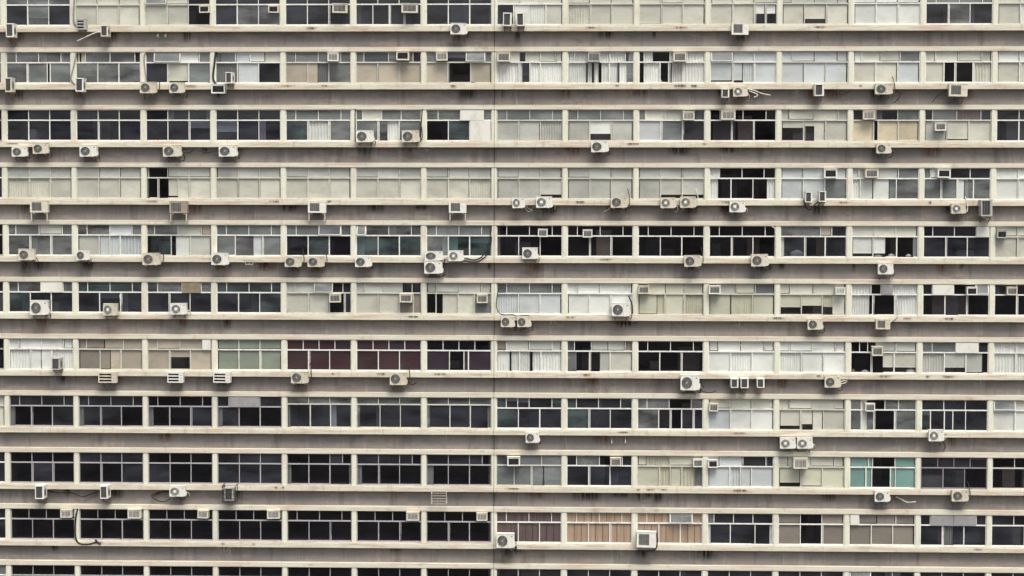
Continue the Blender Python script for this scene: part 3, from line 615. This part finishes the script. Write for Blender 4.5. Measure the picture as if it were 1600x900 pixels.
# type, x, y, width, height in photograph pixels, casing, variant, own words of a label (or None)
W_, C_, G_, D_ = 'casing_white', 'casing_cream', 'casing_grey', 'casing_dirty'
AC = [
('S', 18, 48, 13, 21, W_, ''), ('L', 127, 38, 15, 16, G_, ''), ('S', 165, 49, 12, 17, W_, ''), ('W', 319, 14, 16, 11, W_, 'k'), ('W', 427, 14, 16, 11, C_, 'k'),
('W', 531, 13, 23, 14, C_, ''), ('W', 640, 13, 25, 14, C_, ''), ('C', 716, 45, 25, 17, W_, ''), ('S', 793, 31, 14, 20, W_, ''), ('S', 814, 31, 13, 20, W_, ''), ('N', 1156, 45, 26, 18, W_, ''),
('S', 16, 133, 11, 22, W_, ''), ('S', 126, 133, 13, 21, W_, ''), ('C', 231, 137, 25, 17, W_, ''), ('C', 276, 137, 23, 16, W_, ''), ('W', 341, 139, 22, 14, W_, 'k'), ('S', 360, 122, 11, 17, W_, ''),
('W', 520, 89, 17, 13, W_, 'g'), ('W', 629, 87, 20, 14, W_, 'k'), ('W', 690, 88, 18, 13, C_, 'g'), ('W', 787, 89, 20, 14, C_, ''), ('W', 928, 89, 19, 15, G_, ''), ('W', 1062, 89, 20, 14, C_, ''),
('S', 1133, 146, 12, 13, W_, ''), ('C', 1157, 143, 22, 15, C_, 'ring'), ('S', 1279, 141, 15, 18, W_, ''), ('C', 1381, 139, 26, 16, W_, ''), ('N', 1497, 141, 28, 19, C_, ''),
('C', 30, 237, 24, 15, W_, ''), ('C', 63, 232, 24, 16, C_, ''), ('C', 138, 236, 27, 17, W_, ''), ('C', 269, 236, 28, 17, W_, ''), ('C', 356, 236, 28, 17, W_, ''), ('C', 570, 213, 27, 18, W_, ''), ('C', 641, 213, 27, 18, W_, ''),
('C', 937, 229, 26, 17, W_, ''), ('W', 1076, 181, 18, 13, W_, 'g'), ('W', 1138, 180, 22, 14, C_, 'g'), ('W', 1358, 180, 18, 13, W_, 'g'), ('C', 1381, 232, 22, 15, W_, ''), ('W', 1470, 198, 17, 12, W_, ''),
('N', 61, 323, 28, 18, C_, 'legs'), ('N', 279, 324, 28, 18, D_, 'legs'), ('N', 495, 324, 28, 17, W_, 'legs'), ('N', 715, 324, 27, 17, W_, 'legs'),
('C', 810, 317, 19, 16, W_, 'ring'), ('C', 850, 316, 25, 17, W_, 'ring'), ('C', 967, 316, 25, 17, W_, ''), ('C', 1044, 317, 23, 16, C_, 'ring'), ('C', 1075, 316, 24, 17, W_, 'ring'), ('C', 1152, 323, 24, 17, W_, 'ring'),
('W', 1298, 271, 20, 14, W_, 'k'), ('S', 1262, 308, 11, 16, W_, ''), ('S', 1284, 307, 11, 16, W_, ''), ('W', 1362, 271, 20, 13, W_, ''), ('W', 1475, 271, 20, 13, W_, 'k'), ('C', 1498, 326, 22, 15, W_, 'ring'), ('S', 1540, 325, 18, 25, G_, ''),
('C', 41, 398, 25, 17, W_, ''), ('C', 129, 399, 21, 15, W_, ''), ('C', 236, 405, 27, 18, W_, ''), ('C', 343, 405, 26, 18, W_, ''), ('C', 457, 409, 25, 16, W_, ''), ('C', 493, 409, 25, 16, W_, 'red'), ('C', 567, 409, 25, 16, W_, ''),
('C', 678, 400, 28, 14, W_, ''), ('C', 677, 418, 28, 19, W_, ''), ('C', 712, 400, 23, 16, W_, 'ring'), ('C', 828, 396, 24, 17, W_, ''), ('C', 1082, 408, 25, 17, W_, ''), ('C', 1187, 407, 26, 18, W_, ''), ('C', 1384, 420, 23, 17, W_, ''),
('W', 848, 364, 15, 12, W_, ''), ('W', 918, 365, 15, 12, W_, ''), ('W', 1566, 366, 15, 12, G_, 'k'),
('C', 61, 481, 28, 22, W_, ''), ('C', 172, 484, 22, 18, W_, 'ring'), ('C', 279, 483, 25, 17, W_, 'ring'), ('W', 523, 466, 18, 13, C_, ''), ('W', 634, 466, 19, 13, C_, ''), ('W', 753, 467, 17, 13, W_, ''), ('C', 793, 503, 21, 16, C_, ''), ('C', 819, 503, 21, 16, C_, ''),
('C', 970, 484, 28, 20, W_, ''), ('W', 1006, 453, 17, 12, W_, ''), ('W', 1117, 453, 18, 13, W_, ''), ('W', 1313, 455, 15, 11, W_, 'w'), ('C', 1274, 507, 23, 16, W_, ''), ('N', 1380, 507, 22, 15, W_, ''), ('W', 1519, 455, 16, 12, W_, 'k'), ('W', 1582, 455, 16, 12, W_, ''),
('S', 90, 568, 14, 18, G_, ''), ('L', 168, 590, 29, 16, W_, ''), ('L', 274, 590, 25, 16, W_, ''), ('L', 347, 590, 27, 16, W_, ''), ('C', 468, 590, 26, 18, W_, ''), ('C', 622, 592, 26, 19, W_, ''), ('C', 1078, 598, 29, 23, W_, ''),
('S', 1147, 598, 12, 14, W_, ''), ('S', 1163, 598, 13, 15, W_, ''), ('S', 1188, 598, 12, 14, W_, ''), ('C', 1301, 597, 24, 17, W_, ''), ('W', 1371, 549, 17, 14, C_, ''),
('W', 1115, 637, 14, 12, C_, ''), ('W', 1360, 637, 15, 12, W_, ''), ('C', 832, 684, 21, 16, W_, ''), ('C', 1231, 693, 24, 16, W_, 'ring'), ('C', 1258, 693, 24, 16, W_, 'ring'), ('C', 1463, 681, 23, 17, W_, 'ring'),
('S', 64, 768, 15, 21, W_, ''), ('S', 165, 768, 13, 20, W_, ''), ('C', 277, 768, 25, 16, W_, 'ring'), ('S', 359, 771, 15, 20, G_, 'cage'), ('W', 803, 721, 20, 14, W_, 'k'), ('W', 962, 722, 17, 13, C_, ''), ('W', 1091, 724, 15, 12, W_, ''), ('W', 1114, 725, 15, 12, W_, 'k'), ('W', 1251, 724, 22, 16, C_, 'g'),
('C', 1379, 776, 23, 16, W_, 'red'), ('C', 1500, 775, 25, 17, W_, ''),
('W', 103, 803, 18, 12, C_, 'g'), ('W', 210, 803, 21, 14, C_, 'g'), ('W', 317, 804, 17, 12, C_, 'g'), ('W', 427, 804, 20, 13, C_, 'g'), ('W', 645, 807, 20, 13, C_, 'g'), ('W', 753, 808, 17, 12, C_, 'g'), ('C', 790, 845, 28, 22, W_, ''), ('N', 1010, 843, 30, 24, W_, ''),
]
ORD = ['first', 'second', 'third', 'fourth', 'fifth', 'sixth', 'seventh', 'eighth', 'ninth', 'tenth', 'eleventh', 'twelfth', 'thirteenth', 'fourteenth', 'fifteenth']
LOOK = {'k': 'black', 'd': 'dark', 'g': 'grey', 't': 'dark teal', 'T': 'teal', 'w': 'white-blind', 'b': 'cream-blind', 'e': 'greige-blind', 's': 'grey-blind', 'n': 'tan-blind', 'N': 'brown-blind',
        'p': 'pale-blind', 'y': 'straw-curtain', 'Y': 'yellowish-blind', 'm': 'maroon', 'q': 'plum', 'a': 'sage', 'S': 'sand-board', 'o': 'wood-board', 'O': 'brown-board', 'c': 'white-curtain', 'v': 'grey-curtain', 'z': 'dark-curtain', 'x': 'white-board'}
def look_of(r, k):
    cells = parse(SPEC[r][k].split('/')[1]); t = {}
    for c, w, d, m in cells: t[c] = t.get(c, 0) + w
    return LOOK.get(max(t, key=t.get), 'dark')
HINT = {  # (x, y): a label of its own where words from its neighbours single it out
(127, 38): 'small grey louvred air conditioner hung from thick pipe by second window of top storey',
(678, 400): 'upper of two stacked condensers beside the black pipes near the joint, fifth storey',
(677, 418): 'lower of two stacked condensers beside the black pipes near the joint, fifth storey',
(712, 400): 'white condenser feeding two thick black pipes left of the joint, fifth storey',
(359, 771): 'dark air conditioner in black wire cage on the grey band under ninth storey',
(1540, 325): 'tall grey end-on condenser at far right on the band below the fourth storey',
(61, 481): 'big white condenser standing before the first window of the sixth storey',
(970, 484): 'big white condenser standing before the bright white window, sixth storey',
(1078, 598): 'largest white condenser below black window on the band under the seventh storey',
(790, 845): 'big white round-fan condenser right of joint before brown boards, bottom storey',
(1010, 843): 'big white square-grille condenser before orange-brown boards, bottom storey',
(1147, 598): 'leftmost of three dark end-on units under white window, seventh storey',
(1163, 598): 'middle of three dark end-on units under white window, seventh storey',
(1188, 598): 'rightmost of three dark end-on units under white window, seventh storey',
(793, 31): 'left of two end-on condensers just right of the joint, top storey',
(814, 31): 'right of two end-on condensers just right of the joint, top storey',
(1262, 308): 'left of two small end-on units joined by a looped black hose, fourth storey',
(1284, 307): 'right of two small end-on units joined by a looped black hose, fourth storey',
(793, 503): 'left of two cream condensers wrapped by black cable right of the joint, sixth storey',
(819, 503): 'right of two cream condensers wrapped by black cable right of the joint, sixth storey',
(1231, 693): 'left of two ringed-fan condensers touching sides under half-open blinds, eighth storey',
(1258, 693): 'right of two ringed-fan condensers touching sides under half-open blinds, eighth storey',
(1384, 420): 'white condenser hanging lowest below the boarded window with clutter, fifth storey',
(1379, 776): 'white condenser with red badge below the bright teal window, ninth storey',
(341, 139): 'dark-fronted box unit hanging at the ledge under the fourth window, second storey',
(360, 122): 'small end-on unit above dark box unit at fourth window, second storey',
(1470, 198): 'small unit fixed low on the fourteenth window in the third storey',
(1133, 146): 'broken end-on unit left of a ringed-fan condenser, second storey right of joint',
(279, 324): 'rusty brown condenser on two legs under window with black opening, fourth storey',
}
KIND = {'C': 'white condenser with round fan', 'N': 'square-grille condenser', 'L': 'white slatted condenser', 'S': 'narrow end-on condenser', 'W': 'window unit'}
GRP = {'C': 'round-fan condensers on the facade', 'N': 'square-grille condensers on the facade', 'L': 'slatted condensers on the facade', 'S': 'end-on condensers on the facade', 'W': 'window air conditioners'}
used = {}
items = []
rng = random.Random(3)
for (t, x, y, wp, hp, cas, var) in AC:
    if cas == W_ and (x, y) not in HINT and var != 'legs': cas = rng.choice((W_, W_, W_, W_, C_, 'casing_aged', 'casing_aged'))
    P = at(x, y, -0.35 if t != 'W' else -0.2)
    r = max(0, math.floor(-(P.z - 2.4) / H)) if t == 'W' else max(0, math.floor(-(P.z - 1.9) / H))
    k = min(14, max(0, next(q for q in range(15) if P.x < px_(q - 6)) if P.x < px_(8) else 14))
    items.append((t, x, y, wp, hp, cas, var, P, r, k))
keys = {}
for it in items: keys.setdefault((it[0] if it[0] in 'WS' else 'C', it[8], it[9]), []).append(it)
seenlab = set()
for (t, x, y, wp, hp, cas, var, P, r, k) in items:
    key = (t, cas, var)
    if key not in PROTO: PROTO[key] = make_ac(*key); o = PROTO[key]
    else: o = copy_thing(PROTO[key])
    n = NOM[t]
    s = (wp * MPP / n[0], 1.0, hp * MPP / n[1])
    o.scale = (s[0], (s[0] + s[2]) / 2 if t != 'S' else 0.9, s[2])
    yb = {'W': 0.21, 'S': 0.0}.get(t, -0.03)
    z = P.z - hp * MPP / 2
    over_ledge = (zf(r) - 0.02) < z + hp * MPP and z < zf(r) + SILL_H
    o.location = (P.x, yb, z); o.rotation_euler = (0, R(rng.gauss(0, 0.7)), R(rng.gauss(0, 1.2)))
    look = look_of(r, k)
    lab = HINT.get((x, y))
    if not lab:
        q = keys[(t if t in 'WS' else 'C', r, k)]
        side = ''
        if len(q) > 1:
            xs = sorted(it[1] for it in q); side = 'left ' if x == xs[0] else 'right '
            if len(q) > 2 and x not in (xs[0], xs[-1]): side = 'middle '
        tone = {'casing_white': 'white', 'casing_cream': 'cream', 'casing_grey': 'grey', 'casing_dirty': 'rusty', 'casing_aged': 'yellowed'}[cas]
        if t == 'C': a = '%s%s %s condenser under' % (side, tone, {'ring': 'ringed-fan', 'red': 'red-badged round-fan'}.get(var, 'round-fan'))
        elif t == 'N': a = '%s%s square-grille condenser %sunder' % (side, tone, 'on legs ' if var == 'legs' else '')
        elif t == 'L': a = '%s%s slatted condenser under' % (side, tone)
        elif t == 'S': a = '%s%s end-on condenser by' % (side, tone)
        else: a = '%s%s %s in' % (side, tone, {'k': 'black-louvred window unit', 'g': 'pale-louvred window unit', 'w': 'white-faced window unit', '': 'window unit'}[var])
        lab = '%s %s window, %s storey from top, %s from left' % (a, look, ORD[r], ORD[k])
    tag(o, lab, 'air conditioner', GRP[t])

# ------------------------------------------------------------------ drip stains on bands and ledges
sr = random.Random(11)
def run_of_dirt(x, r, w, h, mat, on_ledge=False):
    if on_ledge: par = ledges[('office_block', r, x < 0)]; y, zt = -0.003, zf(r) + SILL_H - 0.072
    else: par = spans[('office_block', r, x < 0)]; y, zt = Y_SP - 0.004, zf(r) + H - 0.004
    if abs(x) < w: return
    b = MB(); b.face([(x - w / 2, y, zt - h), (x + w / 2, y, zt - h), (x + w / 2, y, zt), (x - w / 2, y, zt)], mat)
    b.build('drip_stain', par, (x, y, zt))
for (t, x, y, wp, hp, cas, var, P, r, k) in items:
    if t != 'W' and sr.random() < 0.7:
        run_of_dirt(P.x + sr.uniform(-0.3, 0.3), r + 1, sr.uniform(0.5, 1.3), sr.uniform(0.6, 0.84), sr.choice(('stain_soot', 'stain_soot', 'stain_rust')))
for q in range(75):
    r = sr.randint(1, 10); x = sr.uniform(-27, 30)
    run_of_dirt(x, r, sr.uniform(0.25, 1.6), sr.uniform(0.4, 0.84), sr.choice(('stain_soot', 'stain_soot', 'stain_lime', 'stain_rust')))
for q in range(60):
    run_of_dirt(sr.uniform(-27, 30), sr.randint(0, 10), sr.uniform(0.15, 1.1), sr.uniform(0.15, 0.235), sr.choice(('stain_soot', 'stain_rust', 'stain_rust')), True)

# ------------------------------------------------------------------ hoses, cables, brackets
def smooth_path(pts, y, jit=0.01):
    P = [at(a, b, y) for a, b in pts]; out = []
    for i in range(len(P) - 1):
        p0, p1, p2, p3 = P[max(i - 1, 0)], P[i], P[i + 1], P[min(i + 2, len(P) - 1)]
        for k in range(5):
            t = k / 5
            out.append(0.5 * ((2 * p1) + (-p0 + p2) * t + (2 * p0 - 5 * p1 + 4 * p2 - p3) * t * t + (-p0 + 3 * p1 - 3 * p2 + p3) * t ** 3))
    return out + [P[-1]]
def hose(name, paths, y, r, m, label, cat):
    mb = MB()
    for p in paths: mb.tube(smooth_path(p, y), r, m)
    o = at(*paths[0][0], y)
    tag(mb.build(name, None, o), label, cat)
hose('drain_pipe', [[(116, 0), (115, 25), (117, 37), (126, 46)]], 0.0, 0.045, 'hose_grey', 'thick grey pipe bending to small louvred unit, top storey at second window', 'pipe')
hose('support_rod', [[(121, 64), (136, 57), (150, 51), (160, 50)]], -0.1, 0.035, 'hose_pale', 'pale slanting rod left of end-on condenser below top storey', 'rod')
hose('cable', [[(120, 81), (114, 108), (111, 121), (115, 130), (124, 134)]], 0.02, 0.035, 'hose_grey', 'dark hose bowing down pillar to end-on condenser, second storey, first pillar', 'cable')
hose('cable', [[(228, 81), (225, 90), (227, 112), (229, 129)]], 0.04, 0.03, 'hose_grey', 'dark hose down second pillar to round-fan condenser, second storey', 'cable')
hose('cable', [[(337, 81), (335, 100), (333, 122), (338, 132)]], 0.03, 0.055, 'hose_black', 'thick black hose down third pillar to dark box unit, second storey', 'cable')
hose('cable', [[(282, 235), (294, 239), (305, 233), (322, 238), (343, 234)]], -0.05, 0.035, 'hose_black', 'sagging black cable between two condensers under dark windows, third storey', 'cable')
hose('cable', [[(724, 402), (742, 406), (756, 398), (764, 382), (768, 352)], [(724, 407), (745, 409), (760, 399), (766, 386), (768, 370)]], -0.02, 0.03, 'hose_black', 'pair of black pipes curving up left of the joint, fifth storey', 'pipe')
hose('cable', [[(790, 450), (780, 451), (777, 462), (776, 480), (783, 491), (803, 492), (806, 498)], [(806, 494), (826, 493), (830, 500)], [(779, 446), (796, 447)]], 0.02, 0.022, 'hose_black', 'black cable looped around pale window right of the joint, sixth storey', 'cable')
hose('hose', [[(1400, 462), (1402, 480), (1402, 494), (1390, 504)]], -0.05, 0.03, 'hose_pale', 'pale hose down curtained window to square-grille condenser, sixth storey', 'hose')
hose('cable', [[(72, 766), (92, 770), (112, 770), (129, 776), (142, 772), (158, 767)]], 0.16, 0.035, 'hose_black', 'black cable sagging between two end-on condensers under ninth storey', 'cable')
hose('cable', [[(264, 768), (250, 769), (237, 774), (244, 781), (256, 784), (266, 779)], [(240, 775), (256, 767)]], 0.16, 0.03, 'hose_black', 'looped black cable left of ringed-fan condenser under ninth storey', 'cable')
hose('drain_pipe', [[(121, 795), (118, 812), (118, 838), (124, 849), (140, 850), (153, 846)], [(149, 843), (152, 847), (157, 851)]], 0.0, 0.045, 'hose_black', 'black drain pipe down first pillar turning along ledge, bottom storey', 'pipe')
hose('hose', [[(1168, 139), (1180, 142), (1190, 146), (1204, 149)], [(1170, 142), (1184, 148), (1178, 152)]], -0.1, 0.03, 'hose_pale', 'pale hose trailing right of ringed-fan condenser below second storey', 'hose')
hose('cable', [[(1288, 141), (1302, 142), (1316, 147), (1327, 143)]], 0.12, 0.03, 'hose_black', 'black cable trailing right of end-on condenser below second storey', 'cable')
hose('cable', [[(1398, 140), (1407, 147), (1402, 156), (1396, 161)]], 0.1, 0.025, 'hose_black', 'short dark cable hanging right of wide condenser below second storey', 'cable')
hose('cable', [[(1483, 140), (1469, 146), (1461, 154), (1456, 160)]], 0.1, 0.022, 'hose_black', 'thin black cable slanting left of square-grille condenser below second storey', 'cable')
hose('hose', [[(1256, 312), (1258, 322), (1265, 328), (1271, 322), (1278, 315)]], -0.3, 0.035, 'hose_black', 'looped black hose joining two small end-on units, fourth storey', 'hose')
hose('hose', [[(819, 321), (822, 328), (828, 331), (832, 325), (838, 321)], [(822, 320), (826, 326), (833, 330)]], 0.1, 0.025, 'hose_grey', 'tangled grey hose between two ringed-fan condensers right of joint, fourth storey', 'hose')
hose('hose', [[(955, 322), (950, 328), (943, 331)]], 0.05, 0.03, 'hose_grey', 'short grey hose left of round-fan condenser, ninth window, fourth storey', 'hose')
hose('hose', [[(1400, 776), (1408, 780), (1418, 785), (1431, 784)]], 0.18, 0.035, 'hose_pale', 'pale hose dangling right of red-badged condenser under teal window', 'hose')
hose('cable', [[(1092, 606), (1100, 612), (1112, 613), (1119, 610)], [(1094, 594), (1100, 606)]], 0.1, 0.025, 'hose_black', 'black cable trailing right of the largest condenser under seventh storey', 'cable')
hose('hose', [[(1313, 597), (1318, 595), (1324, 596)], [(1313, 600), (1322, 598)]], -0.1, 0.028, 'hose_pale', 'short pale hose right of condenser under white window, seventh storey', 'hose')
hose('drain_pipe', [[(1206, 354), (1211, 358), (1212, 372), (1212, 396), (1209, 406), (1200, 408)]], 0.03, 0.03, 'hose_pale', 'pale pipe down pillar between black and dark windows, fifth storey', 'pipe')
hose('cable', [[(1473, 690), (1477, 697), (1474, 704)]], 0.1, 0.03, 'hose_black', 'short black cable below ringed-fan condenser at far right, eighth storey', 'cable')
hose('cable', [[(800, 853), (806, 853), (806, 862)], [(804, 830), (806, 850)]], -0.05, 0.04, 'hose_black', 'black cable behind big round-fan condenser, bottom storey', 'cable')
hose('cable', [[(1025, 830), (1027, 845), (1024, 858), (1008, 861), (997, 860)]], -0.05, 0.032, 'hose_black', 'black cable looping under big square-grille condenser, bottom storey', 'cable')
hose('cable', [[(982, 462), (987, 475), (988, 490)]], 0.02, 0.04, 'hose_black', 'black cable beside big condenser at bright white window, sixth storey', 'cable')
hose('cable', [[(636, 596), (643, 601), (651, 598)]], 0.15, 0.03, 'hose_black', 'short black cable right of condenser under maroon window, seventh storey', 'cable')
hose('cable', [[(660, 170), (658, 196), (657, 222)]], 0.05, 0.03, 'hose_black', 'thin black cable on right edge of window with two condensers, third storey', 'cable')
hose('cable', [[(555, 170), (555, 196), (555, 222)]], 0.05, 0.03, 'hose_black', 'thin black cable on left edge of window with two condensers, third storey', 'cable')
def wall_bracket(x, y, label, m='iron_pale'):
    p = at(x, y, 0.3); b = MB()
    b.bar(p + Vector((0, -0.02, 0.16)), p + Vector((0, -0.02, -0.16)), 0.045, m); b.bar(p + Vector((0, 0, -0.12)), p + Vector((0, -0.42, -0.08)), 0.04, m)
    b.bar(p + Vector((0, 0, 0.12)), p + Vector((0, -0.40, -0.08)), 0.028, m)
    tag(b.build('wall_bracket', None, p), label, 'bracket', 'empty brackets on the bands')
wall_bracket(956, 689, 'left of two empty pale brackets on the band under eighth storey')
wall_bracket(977, 688, 'right of two empty pale brackets on the band under eighth storey')
wall_bracket(933, 606, 'left of two empty rusty brackets on the band under seventh storey', 'iron_rust')
wall_bracket(949, 606, 'right of two empty rusty brackets on the band under seventh storey', 'iron_rust')
wall_bracket(248, 55, 'left of two stub brackets on the band under the top storey')
wall_bracket(260, 55, 'right of two stub brackets on the band under the top storey')
p = at(686, 778, -0.1); c = MB()
for X in (-0.42, 0.42):
    for Y in (-0.22, 0.38): c.bar(p + Vector((X, Y, -0.3)), p + Vector((X, Y, 0.3)), 0.028, 'iron_pale')
    for Z in (-0.3, 0.3): c.bar(p + Vector((X, -0.22, Z)), p + Vector((X, 0.40, Z)), 0.028, 'iron_pale')
for Z in (-0.3, -0.15, 0.0, 0.15, 0.3): c.bar(p + Vector((-0.42, -0.22, Z)), p + Vector((0.42, -0.22, Z)), 0.024, 'iron_pale')
tag(c.build('wire_cage', None, p - Vector((0, 0, 0.3))), 'empty wire cage for an air conditioner on the band under ninth storey', 'cage')
p = at(390, 409, 0.0); c = MB()
for Z in (-0.14, 0.14): c.bar(p + Vector((-0.22, -0.12, Z)), p + Vector((0.22, -0.12, Z)), 0.03, 'iron_pale')
for X in (-0.21, 0, 0.21):
    c.bar(p + Vector((X, -0.12, -0.14)), p + Vector((X, -0.12, 0.14)), 0.025, 'iron_pale'); c.bar(p + Vector((X, -0.12, 0.14)), p + Vector((X, 0.02, 0.14)), 0.025, 'iron_pale')
tag(c.build('metal_rack', None, p), 'small empty metal rack on the ledge under fourth window, fifth storey', 'rack')

# ------------------------------------------------------------------ clutter on the window boards
def bag(px, r, w, h, m, name, label, cat):
    p = at(px, 450, 0.42); z = zf(r) + SILL_H + 0.02
    b = MB(); rows = []
    for i in range(7):
        t = i / 6; rr = math.sin(math.pi * min(1, 0.12 + 0.88 * t)) ** 0.6 if t < 1 else 0.12
        rows.append([(p.x + w / 2 * rr * math.cos(a) * random.uniform(.85, 1.1), 0.42 + 0.10 * rr * math.sin(a), z + h * t) for a in (2 * math.pi * k / 12 for k in range(12))])
    b.grid(rows, m, True, True); b.face(rows[-1], m); b.face(rows[0][::-1], m)
    tag(b.build(name, None, (p.x, 0.42, z)), label, cat)
bag(1371, 4, 0.45, 0.18, 'bag_white', 'plastic_bag', 'white bag at left on sill of half-boarded window, fifth storey', 'bag')
bag(1392, 4, 0.40, 0.22, 'bag_white', 'plastic_bag', 'white bag in middle of sill of half-boarded window, fifth storey', 'bag')
bag(1419, 4, 0.34, 0.20, 'bag_white', 'plastic_bag', 'small white bag at right on sill of half-boarded window, fifth storey', 'bag')
bag(1424, 6, 0.55, 0.25, 'bag_white', 'plastic_bag', 'wide white bag under half-lowered blind, seventh storey, thirteenth window', 'bag')
bag(1353, 6, 0.42, 0.17, 'bag_white', 'plastic_bag', 'crumpled bag on sill of black window half, seventh storey, thirteenth window', 'bag')
bag(1334, 6, 0.24, 0.20, 'carton_brown', 'sack', 'small brown sack in corner of black window, seventh storey, thirteenth window', 'sack')
bag(1526, 6, 0.30, 0.22, 'bag_white', 'plastic_bag', 'white bag at right end of fourteenth window, seventh storey', 'bag')
bag(1245, 4, 0.80, 0.42, 'casing_grey', 'sack', 'big grey sack behind dark window, fifth storey, twelfth window', 'sack')
bag(1028, 1, 0.40, 0.26, 'bag_white', 'plastic_bag', 'white bundle on sill before black curtain gap, second storey, tenth window', 'bag')
bag(1226, 4, 0.30, 0.24, 'leaf_green', 'potted_plant', 'small green plant in corner of dark window, fifth storey, twelfth window', 'plant')
